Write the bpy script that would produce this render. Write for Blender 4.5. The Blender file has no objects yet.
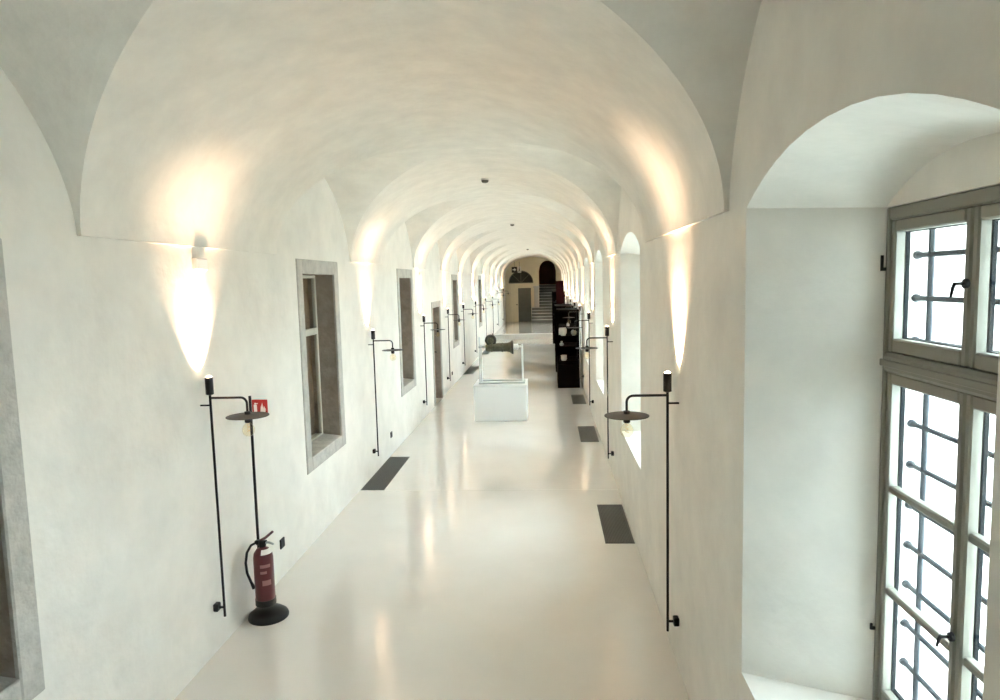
import bpy, math, random
from mathutils import Matrix, Vector
random.seed(4)
S = bpy.context.scene
COL = S.collection
PI = math.pi

# ------------------------------------------------------------------ camera
CAM_H = 2.5
f_px, pitch, yaw, roll = 685.3, .0997, .0703, -.0256
fw = Vector((-math.sin(yaw), math.cos(yaw), 0)); rt = Vector((math.cos(yaw), math.sin(yaw), 0)); up = Vector((0, 0, 1))
fw, up = fw * math.cos(pitch) - up * math.sin(pitch), up * math.cos(pitch) + fw * math.sin(pitch)
rt, up = rt * math.cos(roll) + up * math.sin(roll), up * math.cos(roll) - rt * math.sin(roll)
cd = bpy.data.cameras.new('camera'); cam = bpy.data.objects.new('camera', cd); COL.objects.link(cam)
cd.sensor_width = 36; cd.lens = f_px / 1000 * 36; cd.clip_start = .02; cd.clip_end = 300
cam.matrix_world = Matrix(((rt.x, up.x, -fw.x, 0), (rt.y, up.y, -fw.y, 0), (rt.z, up.z, -fw.z, CAM_H), (0, 0, 0, 1)))
S.camera = cam

# ------------------------------------------------------------------ sky, lamps' strength, exposure
w = bpy.data.worlds.new('overcast_sky'); S.world = w; w.use_nodes = True
bg = w.node_tree.nodes['Background']; bg.inputs[0].default_value = (.76, .90, 1.0, 1); bg.inputs[1].default_value = 4.6
SPOT_W = 1.5            # narrow upward beam of each wall lamp
SPILL_W = 50.0           # wide spill of each wall lamp
HALO_W = .14           # soft glow around the lens
LAMP_COL = (1.0, .66, .43)
S.view_settings.view_transform = 'Standard'; S.view_settings.look = 'None'
S.view_settings.exposure = 2.82; S.view_settings.gamma = 1; S.view_settings.use_curve_mapping = False
S.cycles.max_bounces = 12; S.cycles.diffuse_bounces = 6; S.cycles.glossy_bounces = 4
S.cycles.transparent_max_bounces = 16; S.cycles.sample_clamp_indirect = 6
S.cycles.use_denoising = True

# ------------------------------------------------------------------ helpers
def N(nt, t, **kw):
    n = nt.nodes.new(t)
    for k, v in kw.items(): setattr(n, k, v)
    return n
def mat(name, col, rough=.6, metal=0., spec=.5, var=0., vscale=3., bump=0., bscale=20., emit=None, estr=0., coat=0., var2=None):
    m = bpy.data.materials.new(name); m.use_nodes = True; nt = m.node_tree; b = nt.nodes['Principled BSDF']
    b.inputs['Base Color'].default_value = (*col, 1); b.inputs['Roughness'].default_value = rough
    b.inputs['Metallic'].default_value = metal; b.inputs['Specular IOR Level'].default_value = spec
    if coat: b.inputs['Coat Weight'].default_value = coat; b.inputs['Coat Roughness'].default_value = .12
    if emit: b.inputs['Emission Color'].default_value = (*emit, 1); b.inputs['Emission Strength'].default_value = estr
    geo = N(nt, 'ShaderNodeNewGeometry')
    if var:
        n = N(nt, 'ShaderNodeTexNoise'); n.inputs['Scale'].default_value = vscale; n.inputs['Detail'].default_value = 6; n.inputs['Roughness'].default_value = .62
        nt.links.new(geo.outputs['Position'], n.inputs['Vector'])
        r = N(nt, 'ShaderNodeValToRGB'); r.color_ramp.elements[0].position = .3; r.color_ramp.elements[1].position = .72
        d = var2 or tuple(c * (1 - var) for c in col)
        r.color_ramp.elements[0].color = (*d, 1); r.color_ramp.elements[1].color = (*[min(1, c * (1 + var * .35)) for c in col], 1)
        nt.links.new(n.outputs['Fac'], r.inputs['Fac']); nt.links.new(r.outputs['Color'], b.inputs['Base Color'])
    if bump:
        n2 = N(nt, 'ShaderNodeTexNoise'); n2.inputs['Scale'].default_value = bscale; n2.inputs['Detail'].default_value = 5
        nt.links.new(geo.outputs['Position'], n2.inputs['Vector'])
        bp = N(nt, 'ShaderNodeBump'); bp.inputs['Strength'].default_value = bump; bp.inputs['Distance'].default_value = .02
        nt.links.new(n2.outputs['Fac'], bp.inputs['Height']); nt.links.new(bp.outputs['Normal'], b.inputs['Normal'])
    return m
def glass_mat(name, tint=(.97, 1, 1), refl=.07, rough=.02):
    m = bpy.data.materials.new(name); m.use_nodes = True; nt = m.node_tree; nt.nodes.remove(nt.nodes['Principled BSDF'])
    o = nt.nodes['Material Output']; t = N(nt, 'ShaderNodeBsdfTransparent'); t.inputs[0].default_value = (*tint, 1)
    g = N(nt, 'ShaderNodeBsdfGlossy'); g.inputs['Roughness'].default_value = rough
    mx = N(nt, 'ShaderNodeMixShader'); ge = N(nt, 'ShaderNodeNewGeometry')      # Schlick reflectance, the same on both faces of the pane
    dt = N(nt, 'ShaderNodeVectorMath', operation='DOT_PRODUCT'); nt.links.new(ge.outputs['Incoming'], dt.inputs[0]); nt.links.new(ge.outputs['Normal'], dt.inputs[1])
    ab = N(nt, 'ShaderNodeMath', operation='ABSOLUTE'); nt.links.new(dt.outputs['Value'], ab.inputs[0])
    om = N(nt, 'ShaderNodeMath', operation='SUBTRACT'); om.inputs[0].default_value = 1; nt.links.new(ab.outputs[0], om.inputs[1])
    pw = N(nt, 'ShaderNodeMath', operation='POWER'); pw.inputs[1].default_value = 5; nt.links.new(om.outputs[0], pw.inputs[0])
    fr = N(nt, 'ShaderNodeMath', operation='MULTIPLY_ADD'); fr.inputs[1].default_value = .9; fr.inputs[2].default_value = .04; nt.links.new(pw.outputs[0], fr.inputs[0])
    nt.links.new(fr.outputs[0], mx.inputs[0]); nt.links.new(t.outputs[0], mx.inputs[1]); nt.links.new(g.outputs[0], mx.inputs[2])
    nt.links.new(mx.outputs[0], o.inputs[0]); return m

M = dict(
    plaster=mat('plaster', (.83, .803, .735), .75, spec=.2, var=.11, vscale=2.4, bump=.3, bscale=9),
    vault=mat('vault_plaster', (.83, .80, .73), .75, spec=.2, var=.10, vscale=4.0, bump=.35, bscale=8),
    floor=mat('resin_floor', (.80, .765, .715), .12, spec=.5, var=.05, vscale=1.4, coat=.5),
    joint=mat('joint', (.62, .60, .55), .5),
    stone=mat('sandstone', (.52, .50, .45), .85, spec=.2, var=.22, vscale=9, bump=.4, bscale=30),
    jamb=mat('brown_jamb', (.34, .29, .24), .8, spec=.2, var=.25, vscale=8, bump=.3, bscale=25),
    shutter=mat('brown_wood', (.26, .155, .085), .6, var=.3, vscale=7),
    sash_cream=mat('cream_sash', (.50, .48, .40), .5),
    paint=mat('olive_paint', (.215, .205, .165), .45, var=.05),
    bluegrey=mat('bluegrey_paint', (.004, .009, .013), .6, spec=.1),
    iron=mat('grey_iron', (.028, .034, .041), .6, spec=.2),
    black=mat('black_metal', (.006, .006, .006), .42, spec=.35),
    blackmat=mat('black_board', (.002, .002, .0022), .85, spec=.04),
    disc=mat('disc_black', (.02, .02, .018), .5, spec=.4),
    lens=mat('lamp_lens', (1, .9, .75), .4, emit=(1, .80, .52), estr=6),
    filament=mat('filament', (.75, .5, .2), .3, metal=1.),
    white=mat('white_paint', (.80, .81, .80), .5),
    whitemetal=mat('white_metal', (.72, .75, .74), .4),
    greymetal=mat('grey_metal', (.42, .46, .45), .4, metal=.4),
    red=mat('extinguisher_red', (.075, .004, .008), .35, coat=.3),
    signred=mat('sign_red', (.42, .02, .02), .4),
    signwhite=mat('sign_white', (.85, .85, .82), .5),
    bronze=mat('olive_bronze', (.10, .095, .06), .45, metal=.5, var=.35, vscale=25),
    darkbronze=mat('dark_bronze', (.035, .033, .028), .45, metal=.4),
    grate=mat('grate_metal', (.10, .102, .097), .5, metal=.3),
    greydoor=mat('grey_door', (.085, .085, .065), .6, var=.12, vscale=6),
    fan=mat('fanlight_dark', (.018, .019, .015), .6, spec=.15),
    cream=mat('cream_wall', (.62, .57, .42), .75, var=.08, vscale=2),
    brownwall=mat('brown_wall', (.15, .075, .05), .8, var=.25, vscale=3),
    step=mat('stone_step', (.15, .155, .155), .55, var=.12, vscale=7),
    tread=mat('stone_tread', (.42, .43, .43), .4, var=.08, vscale=5),
    redpanel=mat('dark_red_panel', (.014, .0008, .0006), .85, spec=.05),
    ceramic=mat('pale_ceramic', (.70, .70, .64), .4, var=.06, vscale=20),
    paving=mat('pale_paving', (.55, .55, .52), .9, var=.1, vscale=1.5),
    leaf=mat('leaf_green', (.035, .10, .015), .6, var=.4, vscale=8),
    bark=mat('bark', (.08, .06, .04), .9),
    glass=glass_mat('window_glass'),
    bulbglass=glass_mat('bulb_glass', (1, .96, .85)),
    labelpink=mat('label_pink', (.28, .13, .13), .5),
    sensor=mat('sensor_white', (.62, .60, .56), .5),
)

class MB:
    def __init__(s): s.v = []; s.f = []; s.m = []
    def quad(s, a, b, c, d): i = len(s.v); s.v += [tuple(a), tuple(b), tuple(c), tuple(d)]; s.f.append((i, i + 1, i + 2, i + 3)); return s
    def poly(s, pts): i = len(s.v); s.v += [tuple(p) for p in pts]; s.f.append(tuple(range(i, i + len(pts)))); return s
    def strip(s, A, B):
        i = len(s.v); n = len(A); s.v += [tuple(p) for p in A] + [tuple(p) for p in B]
        for k in range(n - 1): s.f.append((i + k, i + k + 1, i + n + k + 1, i + n + k))
        return s
    def box(s, x0, x1, y0, y1, z0, z1):
        i = len(s.v); s.v += [(x, y, z) for z in (z0, z1) for y in (y0, y1) for x in (x0, x1)]
        for q in ((0, 2, 3, 1), (4, 5, 7, 6), (0, 1, 5, 4), (2, 6, 7, 3), (0, 4, 6, 2), (1, 3, 7, 5)): s.f.append(tuple(i + k for k in q))
        return s
    def bbox(s, x0, x1, y0, y1, z0, z1, b=.006):      # bevelled box
        cx, cy, cz = (x0 + x1) / 2, (y0 + y1) / 2, (z0 + z1) / 2; hx, hy, hz = (x1 - x0) / 2, (y1 - y0) / 2, (z1 - z0) / 2
        b = min(b, hx * .45, hy * .45, hz * .45); i = len(s.v); idx = {}
        for sx in (-1, 1):
            for sy in (-1, 1):
                for sz in (-1, 1):
                    for a in range(3):
                        o = [hx, hy, hz]; o = [h - (0 if k == a else b) for k, h in enumerate(o)]
                        idx[sx, sy, sz, a] = len(s.v); s.v.append((cx + sx * o[0], cy + sy * o[1], cz + sz * o[2]))
        sg = (-1, 1)
        for a in range(3):
            o1, o2 = (a + 1) % 3, (a + 2) % 3
            for t in sg:
                q = []
                for p, r in ((-1, -1), (1, -1), (1, 1), (-1, 1)):
                    k = [0, 0, 0]; k[a] = t; k[o1] = p; k[o2] = r; q.append(idx[(*k, a)])
                s.f.append(tuple(q if t > 0 else q[::-1]))
            for p in sg:
                for r in sg:      # edges along axis a between faces o1 and o2
                    k0 = [0, 0, 0]; k1 = [0, 0, 0]; k0[a] = -1; k1[a] = 1
                    for k in (k0, k1): k[o1] = p; k[o2] = r
                    q = [idx[(*k0, o1)], idx[(*k1, o1)], idx[(*k1, o2)], idx[(*k0, o2)]]
                    s.f.append(tuple(q if p * r > 0 else q[::-1]))
        for sx in sg:
            for sy in sg:
                for sz in sg: 
                    q = [idx[sx, sy, sz, a] for a in range(3)]; s.f.append(tuple(q if sx * sy * sz > 0 else q[::-1]))
        return s
    def lathe(s, prof, c=(0, 0, 0), axis='z', n=24, caps=True):
        i = len(s.v); m = len(prof)
        for k in range(n):
            a = 2 * PI * k / n
            for r, h in prof:
                u, v = r * math.cos(a), r * math.sin(a)
                p = {'z': (u, v, h), 'x': (h, u, v), 'y': (v, h, u)}[axis]
                s.v.append((c[0] + p[0], c[1] + p[1], c[2] + p[2]))
        for k in range(n):
            k2 = (k + 1) % n
            for j in range(m - 1): s.f.append((i + k * m + j, i + k2 * m + j, i + k2 * m + j + 1, i + k * m + j + 1))
        if caps:
            if prof[0][0] > 1e-6: s.f.append(tuple(i + k * m for k in range(n))[::-1])
            if prof[-1][0] > 1e-6: s.f.append(tuple(i + k * m + m - 1 for k in range(n)))
        return s
    def tube(s, path, r, n=10, caps=True):
        P = [Vector(p) for p in path]; i = len(s.v); R = r if isinstance(r, (list, tuple)) else [r] * len(P)
        T = [(P[min(k + 1, len(P) - 1)] - P[max(k - 1, 0)]).normalized() for k in range(len(P))]
        ref = Vector((0, 0, 1)) if abs(T[0].z) < .9 else Vector((1, 0, 0)); u = T[0].cross(ref).normalized()
        for k, p in enumerate(P):
            u = (u - T[k] * u.dot(T[k])).normalized(); v = T[k].cross(u)
            for j in range(n):
                a = 2 * PI * j / n; s.v.append(tuple(p + (u * math.cos(a) + v * math.sin(a)) * R[k]))
        for k in range(len(P) - 1):
            for j in range(n): s.f.append((i + k * n + j, i + k * n + (j + 1) % n, i + (k + 1) * n + (j + 1) % n, i + (k + 1) * n + j))
        if caps: s.f.append(tuple(i + j for j in range(n))[::-1]); s.f.append(tuple(i + (len(P) - 1) * n + j for j in range(n)))
        return s
    def sphere(s, c, r, n=20, m=12, sz=1.):
        return s.lathe([(r * math.sin(PI * k / m), -r * sz * math.cos(PI * k / m)) for k in range(m + 1)], c, 'z', n, False)
    def mesh(s, name, smooth=35):
        me = bpy.data.meshes.new(name); me.from_pydata(s.v, [], s.f); me.validate(); me.update()
        if smooth:
            for p in me.polygons: p.use_smooth = True
            me.set_sharp_from_angle(angle=math.radians(smooth))
        return me
    def build(s, name, m, parent=None, loc=None, smooth=35):
        o = bpy.data.objects.new(name, s.mesh(name, smooth)); o.data.materials.append(M[m]); COL.objects.link(o)
        if parent: o.parent = parent
        if loc: o.location = loc
        return o
def tag(o, label=None, cat=None, group=None, kind=None):
    for k, v in (('label', label), ('category', cat), ('group', group), ('kind', kind)):
        if v: o[k] = v
    return o
def thing(name, loc, label, cat, group=None, rz=0):
    o = bpy.data.objects.new(name, None); COL.objects.link(o); o.location = loc; o.rotation_euler.z = rz; o.empty_display_size = .1
    return tag(o, label, cat, group)
def struct(o, label): return tag(o, label, None, None, 'structure')
def copy_tree(o, parent=None):
    c = o.copy(); COL.objects.link(c)
    if parent: c.parent = parent
    for ch in list(o.children): copy_tree(ch, c)
    return c

# ------------------------------------------------------------------ the place: dimensions
XL, XR = -2.327, .80
XC, A = (XL + XR) / 2, (XR - XL) / 2
LEDGE = .022; AB = A - LEDGE
ZS, RISE, NX = 2.78, 1.03, 1.7
Y0, YSTEP, YEND = -4.2, 29.4, 38.5
ZUP = .22
SK = .10
BAYS = [(-3.2, -1.1), (1.30, 3.20), (5.70, 7.95), (9.55, 11.80), (13.05, 14.95), (16.1, 17.95), (19.05, 21.05), (22.35, 24.55), (25.95, 27.95), (29.1, 31.0), (32.2, 34.6), (36.3, 38.2)]
LAMP_L = [4.38, 8.72, 12.42, 15.5, 18.4, 21.6, 25.2, 28.5, 31.5, 35.6]
LAMP_R = [4.24, 8.50, 12.20, 15.5, 18.4, 21.6, 25.2, 28.5, 31.5, 35.6]
NICHE_C = [2.055, 6.78, 10.75, 14.0, 17.0, 20.05, 23.45, 26.95, 30.05, 33.4]
NH, NB = .785, .49          # half widths of a niche at the wall face and at the window
XW, XO = 1.20, 1.72        # window plane, outer wall face
ZN0, ZN0B, ZN1, NR = .81, .88, 2.765, .175     # niche sill (front, back), spring, rise
ZW1, BR = 2.725, .14
OPEN_L = [(1.56, 2.81, .70, 2.74), (6.28, 7.53, .70, 2.76), (10.58, 11.78, .72, 2.74), (13.66, 14.80, 0, 2.12), (16.72, 17.80, .88, 2.70), (23.2, 24.3, .95, 2.72)]
FRW = .135                 # width of the stone surrounds

# ------------------------------------------------------------------ vault
def skew(p): return (p[0], p[1] + SK * (XC - p[0]) / A, p[2])
vb = MB(); NS = 40
us = [math.sin(PI / 2 * (k / NS)) for k in range(-NS, NS + 1)]
def zb(u): return ZS + RISE * math.sqrt(max(0, 1 - u * u))
GM, LUN = 1.0, .93         # plan curve of the groins, rise of the wall lunettes
def v_of_u(u): return abs(u) ** GM
def u_of_v(v): return abs(v) ** (1 / GM)
for y0, y1 in BAYS:
    yc, b = (y0 + y1) / 2, (y1 - y0) / 2
    for sg in (-1, 1):
        vb.strip([skew((XC + AB * u, yc + sg * b * v_of_u(u), zb(u))) for u in us], [skew((XC + AB * u, yc + sg * b, zb(u))) for u in us])
    for sg, xw in ((-1, XL), (1, XR)):
        vs = us
        G = [skew((XC + sg * AB * u_of_v(v), yc + b * v, zb(u_of_v(v)))) for v in vs]
        Wl = [(xw, yc + b * v + SK * (XC - xw) / A, ZS + LUN * max(0, 1 - abs(v) ** NX) ** (1 / NX)) for v in vs]
        rows = [[tuple(g[i] + (q[i] - g[i]) * t for i in range(3)) for g, q in zip(G, Wl)] for t in (0, .25, .5, .75, 1)]
        for ra, rb in zip(rows, rows[1:]): vb.strip(ra, rb)
edges = [Y0 - .3] + [e for bb in BAYS for e in bb] + [YEND + .02]
for k in range(0, len(edges), 2):
    ya, yb = edges[k], edges[k + 1]
    n = max(1, int((yb - ya) / .5))
    for j in range(n):
        p, q = ya + (yb - ya) * j / n, ya + (yb - ya) * (j + 1) / n
        vb.strip([skew((XC + AB * u, p, zb(u))) for u in us], [skew((XC + AB * u, q, zb(u))) for u in us])
    for xw, xi in ((XL, XC - AB), (XR, XC + AB)):
        sh = SK * (XC - xw) / A
        vb.quad((xw, ya + sh, ZS), (xi, ya + sh, ZS), (xi, yb + sh, ZS), (xw, yb + sh, ZS))
struct(vb.build('ceiling', 'vault', smooth=25), 'off-white plastered groin vault running down the corridor')
struct(MB().box(-3.4, XO + .05, Y0 - .4, 47, 4.0, 4.2).build('sky_block_slab', 'plaster', smooth=0), 'unseen slab added above the vaults to block the sky')  # out of view, added to keep sky light off the vault shell

# ------------------------------------------------------------------ floor
fl = MB()
fl.quad((XL, Y0, 0), (XR, Y0, 0), (XR, YSTEP, 0), (XL, YSTEP, 0))
fl.quad((XL, YSTEP, 0), (XR, YSTEP, 0), (XR, YSTEP, ZUP), (XL, YSTEP, ZUP))
fl.quad((XL, YSTEP, ZUP), (XR, YSTEP, ZUP), (XR, YEND + .3, ZUP), (XL, YEND + .3, ZUP))
floor = struct(fl.build('floor', 'floor', smooth=0), 'glossy cream resin floor of the corridor')
MB().box(XL, XR, 8.02, 8.034, -.002, .0012).build('expansion_joint', 'joint', floor, smooth=0)
MB().box(XL, XR, YSTEP - .02, YSTEP + .22, .0, ZUP + .004).build('step_riser', 'white', floor, smooth=0)
MB().quad((XL - .8, Y0 - .3, -.05), (XO, Y0 - .3, -.05), (XO, 47, -.05), (XL - .8, 47, -.05)).build('subfloor', 'plaster', floor, smooth=0)

# ------------------------------------------------------------------ left wall with rectangular openings
ZT = 3.95
wl = MB(); y = Y0
for (a, b, z0, z1) in OPEN_L:
    wl.quad((XL, y, 0), (XL, y, ZT), (XL, a, ZT), (XL, a, 0))
    if z0 > 0: wl.quad((XL, a, 0), (XL, a, z0), (XL, b, z0), (XL, b, 0))
    wl.quad((XL, a, z1), (XL, a, ZT), (XL, b, ZT), (XL, b, z1)); y = b
wl.quad((XL, y, 0), (XL, y, ZT), (XL, YEND, ZT), (XL, YEND, 0))
wl.quad((-3.2, Y0, -.1), (-3.2, Y0, ZT + .1), (-3.2, 47, ZT + .1), (-3.2, 47, -.1))  # unseen outer plane, added to stop light leaking in
struct(wl.build('wall_left', 'plaster', smooth=0), 'long off-white plaster wall with stone-framed openings')

# ------------------------------------------------------------------ right wall with splayed arched niches
wr = MB(); NA = 16
def arch(yc, hw, z, rise):
    out = []
    for k in range(NA + 1):
        t = -1 + 2 * k / NA; t = math.sin(t * PI / 2)
        out.append((yc + hw * t, z + rise * (1 - abs(t) ** 2.15)))
    return out
y = Y0
for yc in NICHE_C:
    a, b = yc - NH, yc + NH
    wr.quad((XR, y, 0), (XR, a, 0), (XR, a, ZT), (XR, y, ZT))
    wr.quad((XR, a, 0), (XR, b, 0), (XR, b, ZN0), (XR, a, ZN0))
    F = arch(yc, NH, ZN1, NR); B = arch(yc, NB, ZW1, BR)
    wr.strip([(XR, p[0], p[1]) for p in F], [(XR, p[0], ZT) for p in F])
    wr.strip([(XW, p[0], p[1]) for p in B], [(XR, p[0], p[1]) for p in F])                       # soffit
    for sg in (-1, 1):
        wr.quad((XR, yc + sg * NH, ZN0), (XR, yc + sg * NH, ZN1), (XW, yc + sg * NB, ZW1), (XW, yc + sg * NB, ZN0B))   # splayed jamb
    wr.quad((XR, a, ZN0), (XR, b, ZN0), (XW, yc + NB, ZN0B), (XW, yc - NB, ZN0B))               # sill
    wr.strip([(XW, p[0], ZW1) for p in B], [(XW, p[0], p[1]) for p in B])                        # tympanum
    # outer reveal
    ya, yb = yc - NB + .0, yc + NB
    for sg in (-1, 1): wr.quad((XW, yc + sg * NB, ZN0B), (XW, yc + sg * NB, ZW1), (XO, yc + sg * NB, ZW1), (XO, yc + sg * NB, ZN0B))
    wr.quad((XW, ya, ZW1), (XW, yb, ZW1), (XO, yb, ZW1), (XO, ya, ZW1)); wr.quad((XW, ya, ZN0B), (XO, ya, ZN0B), (XO, yb, ZN0B), (XW, yb, ZN0B))
    y = b
wr.quad((XR, y, 0), (XR, YEND, 0), (XR, YEND, ZT), (XR, y, ZT))
y = Y0 - .3
for yc in NICHE_C:      # outer face
    ya, yb = yc - NB, yc + NB
    wr.quad((XO, y, -1.2), (XO, ya, -1.2), (XO, ya, ZT + .2), (XO, y, ZT + .2))
    wr.quad((XO, ya, -1.2), (XO, yb, -1.2), (XO, yb, ZN0B), (XO, ya, ZN0B)); wr.quad((XO, ya, ZW1), (XO, yb, ZW1), (XO, yb, ZT + .2), (XO, ya, ZT + .2)); y = yb
wr.quad((XO, y, -1.2), (XO, 47, -1.2), (XO, 47, ZT + .2), (XO, y, ZT + .2))
struct(wr.build('wall_right', 'plaster', smooth=40), 'long off-white plaster wall with arched window niches')
struct(MB().box(XL - .9, XO, Y0 - .3, Y0, -.1, 4.1).build('wall_back', 'plaster', smooth=0), 'plain plaster wall behind the viewpoint')

# ------------------------------------------------------------------ right-hand windows (four casements, glazing bars, bar grille)
def window_right(idx, yc, detail):
    root = bpy.data.objects.new('window_%d' % idx, None); COL.objects.link(root); root.location = (XW, yc, 0); root.empty_display_size = .1
    where = {1: 'nearest olive-grey casement window with black handles, in the arched niche beside the viewer'}.get(idx, 'olive-grey casement window in arched niche, number %d along the right wall' % idx)
    struct(root, where)
    hw, z0, zt, z1 = NB - .004, ZN0B + .002, ZW1 - .002, 2.18
    fr = MB(); x0, x1, t = .0, .05, .022
    fr.bbox(x0, x1, -hw, -hw + t, z0, zt); fr.bbox(x0, x1, hw - t, hw, z0, zt); fr.bbox(x0, x1, -hw + t, hw - t, zt - .045, zt); fr.bbox(x0, x1, -hw + t, hw - t, z0, z0 + .03)
    fr.build('outer_frame', 'paint', root)
    MB().bbox(x0 - .012, x1, -hw + t, hw - t, z1 - .035, z1 + .035, .012).build('transom', 'paint', root)
    if detail: MB().bbox(x0 - .02, x0 - .01, -hw + t, hw - t, z1 - .012, z1 + .012, .004).build('transom_bead', 'paint', root)
    yi = hw - t
    for sg in (-1, 1):
        for lo, hi, rows in ((z0 + .03, z1 - .035, 3), (z1 + .035, zt - .045, 1)):
            ya, yb = (0.003, yi - .002) if sg > 0 else (-yi + .002, -.003)
            s = MB(); st = .029; xa, xb = .006, .044
            s.bbox(xa, xb, ya, ya + st, lo, hi); s.bbox(xa, xb, yb - st, yb, lo, hi); s.bbox(xa, xb, ya + st, yb - st, lo, lo + .05); s.bbox(xa, xb, ya + st, yb - st, hi - .042, hi)
            so = s.build('casement', 'paint', root)
            za, zb_ = lo + .05, hi - .042
            for r in range(rows):
                p0 = za + (zb_ - za) * r / rows; p1 = za + (zb_ - za) * (r + 1) / rows
                if r: MB().bbox(xa + .004, xb, ya + st, yb - st, p0 - .014, p0 + .014).build('glazing_bar', 'paint', so)
                MB().box(.024, .028, ya + st - .004, yb - st + .004, p0 + (.012 if r else 0), p1 - (.012 if r < rows - 1 else 0)).build('pane', 'glass', so, smooth=0)
            # outer storm sash, blue-grey
            if detail:
                q = MB(); xc0, xc1 = .047, .059; e = st - .001
                q.box(xc0, xc1, ya + .01, ya + e, lo, hi); q.box(xc0, xc1, yb - e, yb - .01, lo, hi); q.box(xc0, xc1, ya + e, yb - e, lo + .02, lo + .052); q.box(xc0, xc1, ya + e, yb - e, hi - .045, hi - .015)
                q.build('outer_sash', 'bluegrey', root, smooth=0)
    if detail:
        for zz in (2.46, 1.40):
            h = MB().lathe([(.0, -.012), (.014, -.010), (.014, 0), (.012, .0)], (0, 0, zz), 'x', 14)
            h.tube([(-.01, 0, zz), (-.034, 0, zz)], .005); h.tube([(-.034, 0, zz + .003), (-.036, .006, zz - .010), (-.037, .014, zz - .038)], [.0055, .0055, .004])
            h.build('handle', 'black', root)
        for zz, hh in ((2.53, .055), (1.18, .022)):
            MB().tube([(-.012, hw - .004, zz - hh / 2), (-.012, hw - .004, zz + hh / 2)], .0055, 8).bbox(-.012, .004, hw - .012, hw - .002, zz - hh / 2, zz - hh / 2 + .012, .002).build('hinge', 'black', root)
        gr = MB(); g = bpy.data.objects.new('grille', None); COL.objects.link(g); g.parent = root; g.location = (.112, 0, 0)
        zz = 2.555 - .1515 * 10
        while zz < zt - .05:
            bo = MB().tube([(0, -hw, zz), (0, hw, zz)], .0095, 8).lathe([(.015, -.006), (.015, .004)], (0, hw, zz), 'y', 12).build('bar', 'iron', g)
            zz += .1515
        for yy in (-.385, -.115, .155, .40): MB().tube([(0.0, yy, z0 - .002), (0.0, yy, zt + .002)], .0105, 8).build('bar', 'iron', g)
    return root
for k, yc in enumerate(NICHE_C): window_right(k + 1, yc, k == 0)

# ------------------------------------------------------------------ left-hand stone framed windows and door
WORDS = {0: 'nearest stone-framed window, cut off by the left edge of the view', 1: 'stone-framed window between the first and second wall lamps of the left wall',
         2: 'stone-framed window just before the third wall lamp of the left wall', 4: 'narrow-looking stone-framed window past the left-wall door', 5: 'farthest stone-framed window on the left wall'}
for k, (a, b, z0, z1) in enumerate(OPEN_L):
    isdoor = z0 == 0
    root = bpy.data.objects.new('door_1' if isdoor else 'window_%d' % (11 + k), None); COL.objects.link(root); root.location = (XL, a, 0)
    struct(root, 'brown door in a pale stone frame on the left wall' if isdoor else WORDS[k])
    W = b - a; fwid = FRW if not isdoor else .12; D = .20
    s = MB(); p = .014
    s.bbox(-.02, p, 0, fwid, z0, z1, .008); s.bbox(-.02, p, W - fwid, W, z0, z1, .008); s.bbox(-.02, p, fwid, W - fwid, z1 - fwid * 1.05, z1, .008)
    if not isdoor: s.bbox(-.02, p, fwid, W - fwid, z0, z0 + fwid, .008)
    s.build('stone_frame', 'stone', root)
    i0, i1, j0, j1 = fwid, W - fwid, (z0 + fwid if not isdoor else 0), z1 - fwid * 1.05
    r = MB(); t = .03
    r.quad((-.01, i0, j0), (-D - .1, i0, j0), (-D - .1, i0, j1), (-.01, i0, j1)); r.quad((-.01, i1, j0), (-.01, i1, j1), (-D - .1, i1, j1), (-D - .1, i1, j0))
    r.quad((-.01, i0, j1), (-D - .1, i0, j1), (-D - .1, i1, j1), (-.01, i1, j1))
    r.build('jamb', 'jamb', root, smooth=0)
    if isdoor:
        d = MB(); d.bbox(-.16, -.12, i0, i1, 0.005, j1, .004); dr = d.build('door_leaf', 'shutter', root)
        for q0, q1 in ((.2, .95), (1.1, 1.85)): MB().bbox(-.125, -.11, i0 + .12, i1 - .12, q0, q1, .008).build('panel', 'shutter', dr)
        MB().tube([(-.12, i1 - .07, 1.02), (-.07, i1 - .07, 1.02), (-.07, i1 - .17, 1.02)], .009).build('handle', 'black', dr)
    else:
        MB().quad((-.01, i0, j0), (-.01, i1, j0), (-D - .1, i1, j0 + .03), (-D - .1, i0, j0 + .03)).build('sill', 'stone', root, smooth=0)
        f = MB(); xa, xb = -D - .04, -D; tz = j0 + (j1 - j0) * .66; e = .035
        f.bbox(xa, xb, i0, i0 + e, j0, j1); f.bbox(xa, xb, i1 - e, i1, j0, j1); f.bbox(xa, xb, i0 + e, i1 - e, j1 - e, j1); f.bbox(xa, xb, i0 + e, i1 - e, j0, j0 + e)
        f.bbox(xa, xb + .01, i0 + e, i1 - e, tz - .035, tz + .035); f.bbox(xa, xb + .006, W / 2 - .025, W / 2 + .025, j0 + e, j1 - e)
        f.build('sash_frame', 'sash_cream', root)
        for ya, yb in ((i0 + e, W / 2 - .025), (W / 2 + .025, i1 - e)):
            for za, zb_ in ((j0 + e, tz - .035), (tz + .035, j1 - e)):
                MB().box(xa + .02, xa + .024, ya, yb, za, zb_).build('pane', 'glass', root, smooth=0)
        MB().box(-D - .12, -D - .09, i0, i1, j0, j1).build('inner_shutter', 'shutter', root, smooth=0)

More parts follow.
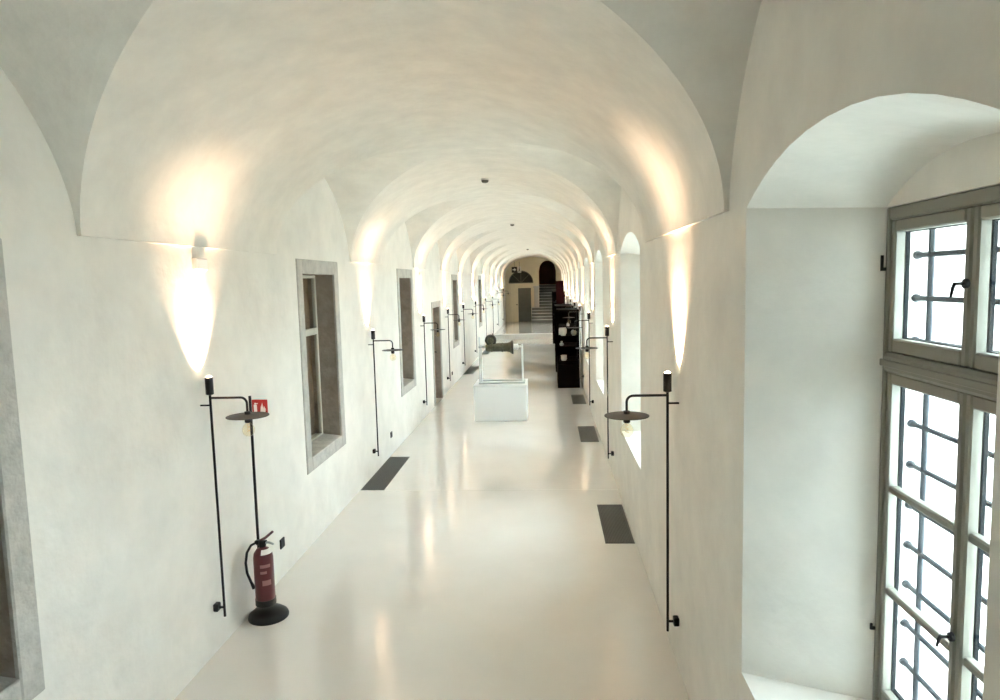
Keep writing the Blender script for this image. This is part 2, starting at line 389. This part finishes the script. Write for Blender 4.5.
# ------------------------------------------------------------------ end wall, door with fanlight, stairs
ew = MB(); oa, ob, osp, oap = -.44, .52, 3.02, 3.60
pts = [(oa + (ob - oa) * k / 16, osp + (oap - osp) * math.sqrt(max(0, 1 - (2 * k / 16 - 1) ** 2))) for k in range(17)]
ew.quad((XL - .1, YEND, 0), (oa, YEND, 0), (oa, YEND, 4.0), (XL - .1, YEND, 4.0)); ew.quad((ob, YEND, 0), (XR + .1, YEND, 0), (XR + .1, YEND, 4.0), (ob, YEND, 4.0))
ew.strip([(p[0], YEND, p[1]) for p in pts], [(p[0], YEND, 4.0) for p in pts])
ew.strip([(p[0], YEND, p[1]) for p in pts], [(p[0], YEND + .5, p[1]) for p in pts])
ew.quad((oa, YEND, 0), (oa, YEND, osp), (oa, YEND + .5, osp), (oa, YEND + .5, 0)); ew.quad((ob, YEND, 0), (ob, YEND + .5, 0), (ob, YEND + .5, osp), (ob, YEND, osp))
struct(ew.build('wall_end', 'cream', smooth=30), 'cream end wall with a door and an arched stair opening')
sw = MB(); sa, sb = oa - .1, ob + .1
sw.quad((sa, YEND + .5, 0), (sa, 46, 0), (sa, 46, 5.5), (sa, YEND + .5, 5.5)); sw.quad((sb, YEND + .5, 0), (sb, 46, 0), (sb, 46, 5.5), (sb, YEND + .5, 5.5))
sw.quad((sa, 46, 0), (sb, 46, 0), (sb, 46, 5.5), (sa, 46, 5.5)); sw.quad((sa, YEND + .5, 3.98), (sb, YEND + .5, 3.98), (sb, 46, 3.98), (sa, 46, 3.98))
struct(sw.build('wall_stairwell', 'brownwall', smooth=0), 'brown shaded walls of the stairwell beyond the arch')
st = thing('staircase', (0, 36.9, ZUP), 'pale stone staircase climbing through the arch at the far end', 'staircase')
for k in range(13):
    y = k * .30; x0, x1 = (-.85, .56) if k < 5 else (oa, ob)
    MB().bbox(x0, x1, y, y + (.32 if k < 12 else 3.0), k * .155 - .0, (k + 1) * .155, .012).build('step', 'step', st)
    MB().bbox(x0 - .0, x1, y - .02, y + .30, (k + 1) * .155 - .0, (k + 1) * .155 + .02, .008).build('tread', 'tread', st)
d2 = thing('door_2', (-1.25, YEND, ZUP), None, None); struct(d2, 'dark grey-green door below the fanlight at the far end')
MB().bbox(-.36, .36, -.04, .0, 0, 1.88, .008).build('door_leaf', 'greydoor', d2)
for q0, q1 in ((.15, .85), (1.0, 1.75)): MB().bbox(-.26, .26, -.05, -.035, q0, q1, .01).build('panel', 'greydoor', d2)
MB().tube([(-.44, 0, .96), (-.44, -.05, .96)], .035).build('door_bell', 'black', d2)
s = MB(); s.bbox(-.80, -.72, -.03, 0, 0, 2.12); s.bbox(.40, .48, -.03, 0, 0, 2.12); s.bbox(-.80, .48, -.03, 0, 2.05, 2.14); s.build('door_frame', 'cream', d2)
wf = thing('window_30', (-1.44, YEND, 2.39), None, None); struct(wf, 'dark half-round fanlight above the far door')
P = [(.67 * math.cos(PI * k / 20), .66 * math.sin(PI * k / 20)) for k in range(21)]
s = MB(); s.poly([(p[0], -.02, p[1]) for p in P][::-1]); s.build('fanlight_pane', 'fan', wf, smooth=0)
s = MB(); s.tube([(p[0], -.02, p[1]) for p in P], .025, 8); s.tube([(-.67, -.02, 0), (.67, -.02, 0)], .025, 8); s.build('fanlight_frame', 'greydoor', wf)
for an in (45, 90, 135): MB().tube([(0, -.025, 0), (.66 * math.cos(math.radians(an)), -.025, .66 * math.sin(math.radians(an)))], .014, 6).build('glazing_bar', 'greydoor', wf)
pl = struct(MB().bbox(-.72, oa - .02, YEND - .12, YEND + .0, 0, 2.10, .01).bbox(-.76, oa + .02, YEND - .16, YEND, 2.10, 2.2, .01).build('trim_1', 'tread'), 'pale pilaster between far door and stair arch')
sg = thing('exit_sign', (-1.90, 37.6, 2.95), 'black exit sign box with white pictogram hanging by the far door', 'sign')
MB().bbox(0, .30, -.04, .04, 0, .32, .01).build('housing', 'black', sg)
s = MB(); s.poly([(.06, -.043, .14), (.15, -.043, .14), (.15, -.043, .08), (.25, -.043, .165), (.15, -.043, .25), (.15, -.043, .19), (.06, -.043, .19)]); s.build('arrow', 'signwhite', sg, smooth=0)
MB().tube([(.15, 0, .32), (.15, 0, .62)], .01, 6).build('hanger', 'black', sg)
sg = thing('running_figure_sign', (-1.57, 37.6, 2.95), 'pale sign with dark running figure beside black exit sign', 'sign')
MB().bbox(0, .19, -.03, .03, 0, .32, .01).build('housing', 'sensor', sg)
s = MB(); s.lathe([(.025, -.034), (.025, -.031)], (.10, 0, .26), 'y', 10); s.poly([(.06, -.033, .12), (.12, -.033, .12), (.13, -.033, .22), (.07, -.033, .22)]); s.poly([(.03, -.033, .04), (.07, -.033, .04), (.10, -.033, .12), (.06, -.033, .12)]); s.poly([(.12, -.033, .05), (.16, -.033, .05), (.12, -.033, .12), (.09, -.033, .12)]); s.build('figure', 'greydoor', sg, smooth=0)
MB().tube([(.095, 0, .32), (.095, 0, .6)], .01, 6).build('hanger', 'black', sg)

# ------------------------------------------------------------------ wall lamps
def make_lamp():
    r = thing('wall_lamp', (0, 0, 0), 'x', 'wall lamp', 'black wall lamps along both walls')
    px = .07        # pole stands off the wall (wall at x=0, room towards +x)
    MB().tube([(px, 0, .25), (px, 0, 1.81)], .0085, 10).build('pole', 'black', r)
    MB().lathe([(.014, 1.795), (.026, 1.80), (.026, 1.915), (.021, 1.915), (.021, 1.905)], (px, 0, 0), 'z', 20, False).build('socket', 'black', r)
    MB().lathe([(0, 1.905), (.021, 1.905), (.020, 1.914), (.012, 1.922), (0, 1.925)], (px, 0, 0), 'z', 16, False).build('uplight_lens', 'lens', r)
    L, zz, rr = .25, 1.775, .04
    path = [(px, 0, zz), (px + L - rr, 0, zz)] + [(px + L - rr + rr * math.sin(t), 0, zz - rr + rr * math.cos(t)) for t in [PI / 2 * k / 6 for k in range(1, 7)]] + [(px + L, 0, 1.66)]
    MB().tube(path, .008, 10).build('arm', 'black', r)
    MB().lathe([(0, 1.672), (.018, 1.670), (.02, 1.663), (.138, 1.652), (.138, 1.648), (.02, 1.657), (0, 1.657)], (px + L, 0, 0), 'z', 36, False).build('disc_shade', 'disc', r)
    MB().lathe([(.0, 1.685), (.020, 1.68), (.022, 1.61), (.017, 1.605), (0, 1.605)], (px + L, 0, 0), 'z', 18, False).build('lamp_holder', 'black', r)
    b = MB().lathe([(.014, 1.612), (.017, 1.60), (.030, 1.588), (.040, 1.568), (.041, 1.553), (.036, 1.532), (.022, 1.517), (0, 1.512)], (px + L, 0, 0), 'z', 20, False).build('globe_bulb', 'bulbglass', r)
    MB().tube([(px + L + .012 * math.cos(t * 2.2), .012 * math.sin(t * 2.2), 1.60 - .008 * t) for t in range(8)], .0018, 5).build('filament', 'filament', b)
    MB().tube([(.0, 0, 1.725), (px, 0, 1.725)], .006, 8).build('standoff', 'black', r)
    MB().bbox(.0, .035, -.026, .026, .29, .345, .006).tube([(.03, 0, .315), (px, 0, .315)], .008, 8).build('junction_box', 'black', r)
    return r
def spots(parent):
    for nm, sz, wt, ti in (('beam', 15, SPOT_W, 3.0), ('halo', 80, HALO_W, 4), ('spill', 92, SPILL_W, -31)):
        l = bpy.data.lights.new('uplight_' + nm, 'SPOT'); l.energy = wt; l.color = LAMP_COL; l.spot_size = math.radians(sz); l.spot_blend = 1.; l.shadow_soft_size = .018
        o = bpy.data.objects.new('uplight_' + nm, l); COL.objects.link(o); o.parent = parent; o.location = (.07, 0, 1.95)
        o.rotation_euler = (PI, math.radians(ti), 0)      # points up, leaning a little to the wall (+) or into the room (-)
LW = ['the nearest on the left wall, beside the fire extinguisher', 'second along the left wall, between two stone-framed windows', 'third along the left wall, just before the brown door',
      'fourth along the left wall, just past the brown door', 'fifth along the left wall, behind the plinth side', 'sixth along the left wall', 'seventh along the left wall', 'eighth along the left wall, near the floor step', 'ninth along the left wall, on the raised floor', 'last on the left wall, next to the end wall']
RW = ['the nearest on the right wall, next to the large window niche', 'second along the right wall, past the second niche', 'third along the right wall, just before the black racks', 'fourth along the right wall, beside the nearest black rack',
      'fifth along the right wall, behind black racks', 'sixth along the right wall, beyond the black racks', 'seventh along the right wall', 'eighth along the right wall, near the floor step', 'ninth along the right wall, on the raised floor', 'last on the right wall, near the stairs']
proto = None
for side, ys, words in ((0, LAMP_L, LW), (1, LAMP_R, RW)):
    for y, wd in zip(ys, words):
        if proto is None: o = proto = make_lamp()
        else: o = copy_tree(proto)
        o.location = (XL if side == 0 else XR, y, ZUP if y > YSTEP else 0); o.rotation_euler.z = 0 if side == 0 else PI
        o['label'] = 'black wall lamp, ' + wd
for o in [o for o in COL.objects if o.name.startswith('wall_lamp')]: spots(o)

# ------------------------------------------------------------------ fire extinguisher and its stand
EX, EY = -2.165, 4.87
t = thing('extinguisher_stand', (EX, EY, 0), 'black domed stand with tall thin pole carrying the red fire sign', 'stand')
MB().lathe([(0, 0), (.148, 0), (.150, .012), (.143, .03), (.11, .055), (.06, .072), (.02, .078), (0, .078)], (0, 0, 0), 'z', 36, False).build('base', 'black', t)
MB().tube([(-.062, .03, .06), (-.055, .03, 1.70)], .0105, 10).build('pole', 'black', t)
MB().bbox(-.07, -.01, .0, .03, .56, .60, .005).build('hook', 'black', t)
s = MB().bbox(-.040, .078, .024, .030, 1.555, 1.672, .002).build('fire_sign', 'signred', t)
p = MB()
p.bbox(-.026, -.002, .0215, .024, 1.575, 1.635, .001); p.box(-.02, -.008, .0215, .024, 1.637, 1.648); p.box(-.008, .006, .0215, .024, 1.640, 1.646)
p.poly([(.022, .0235, 1.575), (.060, .0235, 1.575), (.064, .0235, 1.60), (.052, .0235, 1.625), (.048, .0235, 1.605), (.040, .0235, 1.650), (.026, .0235, 1.615)])
p.build('pictogram', 'signwhite', s, smooth=0)
e = thing('fire_extinguisher', (EX + .012, EY - .06, .135), 'dark red fire extinguisher with black hose hanging on the stand', 'fire extinguisher'); e.scale = (1.1, 1.1, 1.0)
MB().lathe([(0, .012), (.055, .012), (.064, .03), (.065, .06), (.065, .36), (.060, .395), (.042, .425), (.022, .437), (.022, .455), (0, .455)], (0, 0, 0), 'z', 30, False).build('cylinder', 'red', e)
MB().lathe([(.058, 0), (.068, .0), (.068, .045), (.066, .045)], (0, 0, 0), 'z', 30).build('foot_ring', 'black', e)
MB().lathe([(.024, .445), (.024, .485), (.012, .495), (0, .495)], (0, 0, 0), 'z', 16).bbox(-.05, .03, -.014, .014, .462, .490, .004).build('valve', 'black', e)
MB().tube([(-.01, 0, .49), (.03, -.01, .515), (.085, -.02, .565)], [.010, .010, .009], 8).build('lever', 'red', e)
MB().tube([(-.0, 0, .47), (.05, -.01, .478), (.085, -.018, .468)], [.009, .009, .007], 8).build('carry_handle', 'greymetal', e)
MB().strip([(.062 * math.cos(q), .062 * math.sin(q), .398) for q in [math.radians(-80 + 10 * k) for k in range(13)]], [(.042 * math.cos(q), .042 * math.sin(q), .430) for q in [math.radians(-80 + 10 * k) for k in range(13)]]).build('neck_label', 'signwhite', e)
MB().tube([(-.035, 0, .475), (-.075, -.01, .455), (-.105, -.015, .40), (-.118, -.015, .32), (-.112, -.015, .24), (-.09, -.012, .17), (-.072, -.01, .12)], [.009] * 6 + [.013], 10).build('hose', 'black', e)
def arc_patch(r, a0, a1, z0, z1, n=8):
    A_ = [(r * math.cos(a0 + (a1 - a0) * k / n), r * math.sin(a0 + (a1 - a0) * k / n)) for k in range(n + 1)]
    return MB().strip([(x, y, z0) for x, y in A_], [(x, y, z1) for x, y in A_])
a0, a1 = math.radians(-88), math.radians(-22)
for z0, z1, m_ in ((.30, .325, 'signwhite'), (.255, .275, 'signwhite'), (.165, .205, 'signwhite')):
    q = arc_patch(.0658, a0 + .15 * (z0 < .2), a1 - (.5 if z0 == .255 else .1), z0, z1); 
    q.build('label_print', 'labelpink' if 'labelpink' in M else 'sensor', e)
for y, z, wd in ((5.58, .30, 'just past the fire extinguisher'), (9.77, .30, 'past the second left lamp'), (16.32, .32, 'past the fourth left lamp')):
    o = thing('wall_socket', (XL, y, z), 'small black wall socket low on left wall, ' + wd, 'socket', 'black wall sockets')
    MB().bbox(.0, .014, -.042, .042, -.042, .042, .005).build('plate', 'black', o); MB().lathe([(.02, .0145), (.024, .016), (.03, .016), (.03, .014)], (0, 0, 0), 'x', 18, False).build('socket_ring', 'disc', o)

# ------------------------------------------------------------------ small white boxes at the impost, ceiling detectors
for y, wd in ((4.47, 'nearest left lamp'), (12.5, 'third left lamp')):
    o = thing('wall_sensor', (XL, y, 2.625), 'small white sensor box on the wall above the ' + wd, 'sensor', 'white sensor boxes')
    MB().bbox(.0, .035, -.075, .075, 0, .08, .01).build('casing', 'white', o); MB()  .bbox(.008, .03, -.06, .06, -.006, .002, .002).build('diffuser', 'signwhite', o)
for y, wd in ((8.9, 'nearest, on the second arch'), (15.9, 'second, on the fourth arch'), (28.6, 'farthest, near the end')):
    zz = ZS + RISE
    o = thing('smoke_detector', (XC, y, zz), 'small grey smoke detector on vault crown, the ' + wd, 'detector', 'smoke detectors')
    MB().lathe([(0, 0), (.052, 0), (.055, -.012), (.05, -.02)], (0, 0, 0), 'z', 20, False).build('mount', 'sensor', o)
    MB().lathe([(.045, -.018), (.046, -.034), (.036, -.048), (.012, -.054), (0, -.054)], (0, 0, 0), 'z', 20, False).build('head', 'greydoor', o)

# ------------------------------------------------------------------ floor grates
GR = [(-2.315, -2.03, 8.04, 9.62, 'large dark floor grate by the left wall below the second lamp'), (-2.31, -2.05, 18.5, 20.2, 'dark floor grate by left wall beyond the plinth'), (-2.31, -2.05, 23.6, 25.3, 'farthest dark floor grate by left wall'),
      (.51, .785, 6.34, 7.46, 'nearest dark floor grate by right wall, under the second niche'), (.48, .76, 10.45, 11.58, 'second dark floor grate by right wall'), (.48, .75, 13.72, 14.82, 'dark floor grate by right wall in front of black rack')]
for x0, x1, y0, y1, lb in GR:
    g = thing('floor_grate', ((x0 + x1) / 2, (y0 + y1) / 2, 0), lb, 'grate', 'dark floor grates')
    hx, hy = (x1 - x0) / 2, (y1 - y0) / 2; e_ = .012
    MB().box(-hx, -hx + e_, -hy, hy, 0, .006).box(hx - e_, hx, -hy, hy, 0, .006).box(-hx, hx, -hy, -hy + e_, 0, .006).box(-hx, hx, hy - e_, hy, 0, .006).build('frame', 'grate', g, smooth=0)
    MB().quad((-hx, -hy, .001), (hx, -hy, .001), (hx, hy, .001), (-hx, hy, .001)).build('pit_shade_sheet', 'black', g, smooth=0)  # flat black sheet on the floor, stands in for shade between the slats
    s = MB(); n = int(2 * hx / .016)
    for k in range(n): xx = -hx + e_ + (2 * hx - 2 * e_) * (k + .5) / n; s.box(xx - .0045, xx + .0045, -hy + e_, hy - e_, .001, .0055)
    tag(s.build('slats', 'grate', g, smooth=0), kind='stuff')

# ------------------------------------------------------------------ plinth with barrel exhibit
p = thing('plinth', (-.87, 12.5, 0), 'low white box plinth standing in the middle of the corridor', 'plinth')
MB().bbox(-.475, .475, -.40, .40, 0, .635, .012).build('body', 'white', p)
MB().bbox(-.48, .48, -.405, .405, .635, .65, .006).build('top_board', 'white', p)
r = thing('rod_stand', (-.87, 12.45, .65), 'white metal rod stand with two uprights on the plinth', 'stand')
for x in (-.355, .40):
    MB().lathe([(.03, 0), (.03, .01), (.018, .014)], (x, 0, 0), 'z', 16).tube([(x, 0, 0), (x, 0, .70)], .017, 12).build('upright', 'whitemetal', r)
MB().tube([(-.395, .05, 0), (-.385, .05, .84)], .014, 10).build('tall_rod', 'whitemetal', r)
b = MB()
for y in (-.14, .22): b.bbox(-.40, .44, y - .02, y + .02, 0, .025, .004)
for x in (-.40, .41): b.bbox(x - .0, x + .03, -.14, .22, 0, .025, .004)
b.build('base_frame', 'greymetal', r)
x = thing('barrel_exhibit', (-.87, 12.45, 1.31), 'olive bronze flared barrel with a round ring held on the rod stand', 'exhibit')
MB().lathe([(0, -.27), (.045, -.27), (.06, -.26), (.075, -.20), (.078, -.17), (.085, -.165), (.085, -.14), (.078, -.135), (.080, .02), (.088, .03), (.088, .05), (.080, .06), (.082, .12), (.095, .17), (.118, .205), (.125, .21), (.125, .235), (.118, .24), (0, .24)], (0, 0, -.01), 'x', 28, False).build('barrel', 'bronze', x)
MB().lathe([(.108, .200), (.130, .208), (.130, .24), (.110, .246), (0, .246)], (0, 0, -.01), 'x', 28, False).build('flared_rim', 'darkbronze', x)
MB().lathe([(.050, .24), (.052, .32), (.040, .33), (.018, .33), (.018, .40), (0, .40)], (0, 0, 0), 'x', 18, False).build('end_plug', 'white', x)
MB().tube([(-.40, 0, 0), (-.26, 0, 0)], .018, 10).build('axle', 'greymetal', x)
ring = MB().tube([(.085 * math.cos(2 * PI * k / 24), 0, .085 * math.sin(2 * PI * k / 24)) for k in range(25)], .024, 10, False).build('ring', 'darkbronze', x, (-.17, -.02, .125))
MB().lathe([(0, -.02), (.035, -.02), (.035, .02), (0, .02)], (0, 0, 0), 'y', 16, False).lathe([(0, -.004), (.08, -.004), (.08, .004), (0, .004)], (0, 0, 0), 'y', 16, False).build('hub', 'bronze', ring)
MB().bbox(-.20, -.14, -.03, .03, .03, .08, .008).build('bracket', 'darkbronze', x)

# ------------------------------------------------------------------ black display racks with pale vessels, red panel
def rack(x0, x1, y0, y1, h, zs, base, lb):
    r = thing('display_rack', ((x0 + x1) / 2, y0, 0), lb, 'rack', 'black display racks by the right wall')
    hx = (x1 - x0) / 2; d = y1 - y0
    if base: MB().bbox(-hx, hx, 0, d, 0, base, .006).build('base_cabinet', 'blackmat', r)
    for sx in (-1, 1):
        for yy in (.0, d - .04): MB().bbox(sx * hx - (.04 if sx > 0 else 0), sx * hx + (.04 if sx < 0 else 0), yy, yy + .04, base, h, .004).build('post', 'blackmat', r)
    for z in zs: MB().bbox(-hx + .005, hx - .005, .005, d - .005, z - .012, z + .012, .003).build('shelf', 'blackmat', r)
    MB().bbox(hx - .02, hx - .002, .04, d - .04, base, h - .02, .003).build('side_panel', 'blackmat', r)
    MB().bbox(-hx + .04, hx - .04, d - .03, d - .012, base, h - .02, .003).build('back_panel', 'blackmat', r)
    return r
rack(.215, .725, 15.8, 16.9, 1.82, (.62, .96, 1.20, 1.42, 1.80), .55, 'nearest tall black display rack against the right wall')
rack(.205, .715, 18.62, 20.4, 1.80, (.6, 1.0, 1.4, 1.78), .4, 'second black display rack, behind the nearest one')
rack(.20, .70, 27.2, 28.6, 2.04, (.6, 1.1, 1.6, 2.02), .5, 'farthest black display rack, near the floor step')
def vessel(prof, loc, lb, m='ceramic'):
    o = thing('ceramic_vessel', loc, lb, 'vessel', 'pale vessels on the black racks')
    MB().lathe(prof, (0, 0, 0), 'z', 20, False).build('body', m, o); return o
vessel([(0, 0), (.05, 0), (.075, .06), (.08, .13), (.065, .19), (.045, .20), (0, .20)], (.36, 15.92, 1.212), 'rounded white jar, largest on the nearest black rack')
vessel([(0, 0), (.03, 0), (.04, .05), (.03, .10), (.018, .14), (.02, .16), (0, .16)], (.285, 16.25, 1.212), 'slender pale vase beside the white jar')
vessel([(0, 0), (.035, 0), (.06, .05), (.065, .09), (.04, .13), (0, .13)], (.60, 15.9, 1.212), 'small grey pot right of the white jar', 'greymetal')
vessel([(0, 0), (.05, 0), (.07, .04), (.065, .10), (.075, .12), (.06, .125), (0, .11)], (.365, 15.92, .632), 'white cup on the lowest shelf of nearest black rack')
vessel([(0, 0), (.03, 0), (.055, .04), (.02, .08), (.025, .11), (0, .11)], (.32, 15.95, .972), 'small dark grey pot above the white cup', 'greymetal')
vessel([(0, 0), (.03, 0), (.035, .04), (.015, .08), (0, .08)], (.47, 15.9, 1.432), 'tiny white vessel on the upper shelf', 'white')
rp = thing('red_panel', (.45, 24.0, 0), 'tall dark red standing panel behind the black racks', 'panel')
MB().bbox(-.13, .13, -.02, .02, .03, 2.47, .005).build('board', 'redpanel', rp); MB().bbox(-.12, .12, -.16, .16, 0, .03, .005).build('foot', 'black', rp)

# ------------------------------------------------------------------ outside: pale yard and a shrub
struct(MB().quad((XO - .3, -60, -1.1), (90, -60, -1.1), (90, 100, -1.1), (XO - .3, 100, -1.1)).build('ground_outside', 'paving', smooth=0), 'pale paved ground outside the windows')
sh = thing('shrub', (4.6, 7.6, -1.1), 'green leafy shrub outside the nearest window', 'shrub')
for k in range(7):
    a = 2 * PI * k / 7; MB().tube([(.05 * math.cos(a), .05 * math.sin(a), 0), (.25 * math.cos(a), .25 * math.sin(a), .9), (.45 * math.cos(a), .45 * math.sin(a), 1.7)], [.03, .02, .008], 6).build('stem', 'bark', sh)
lf = MB()
for k in range(1500):
    th, ph, rr = random.uniform(0, 2 * PI), math.acos(random.uniform(-1, 1)), random.uniform(.55, 1) ** .5
    c = Vector((.75 * rr * math.sin(ph) * math.cos(th), .75 * rr * math.sin(ph) * math.sin(th), 1.25 + .9 * rr * math.cos(ph)))
    d = Vector((random.gauss(0, 1), random.gauss(0, 1), random.gauss(0, .7))).normalized(); e2 = d.orthogonal().normalized()
    lf.quad(c - d * .07, c + e2 * .03, c + d * .07, c - e2 * .03)
tag(lf.build('foliage', 'leaf', sh, smooth=0), kind='stuff')
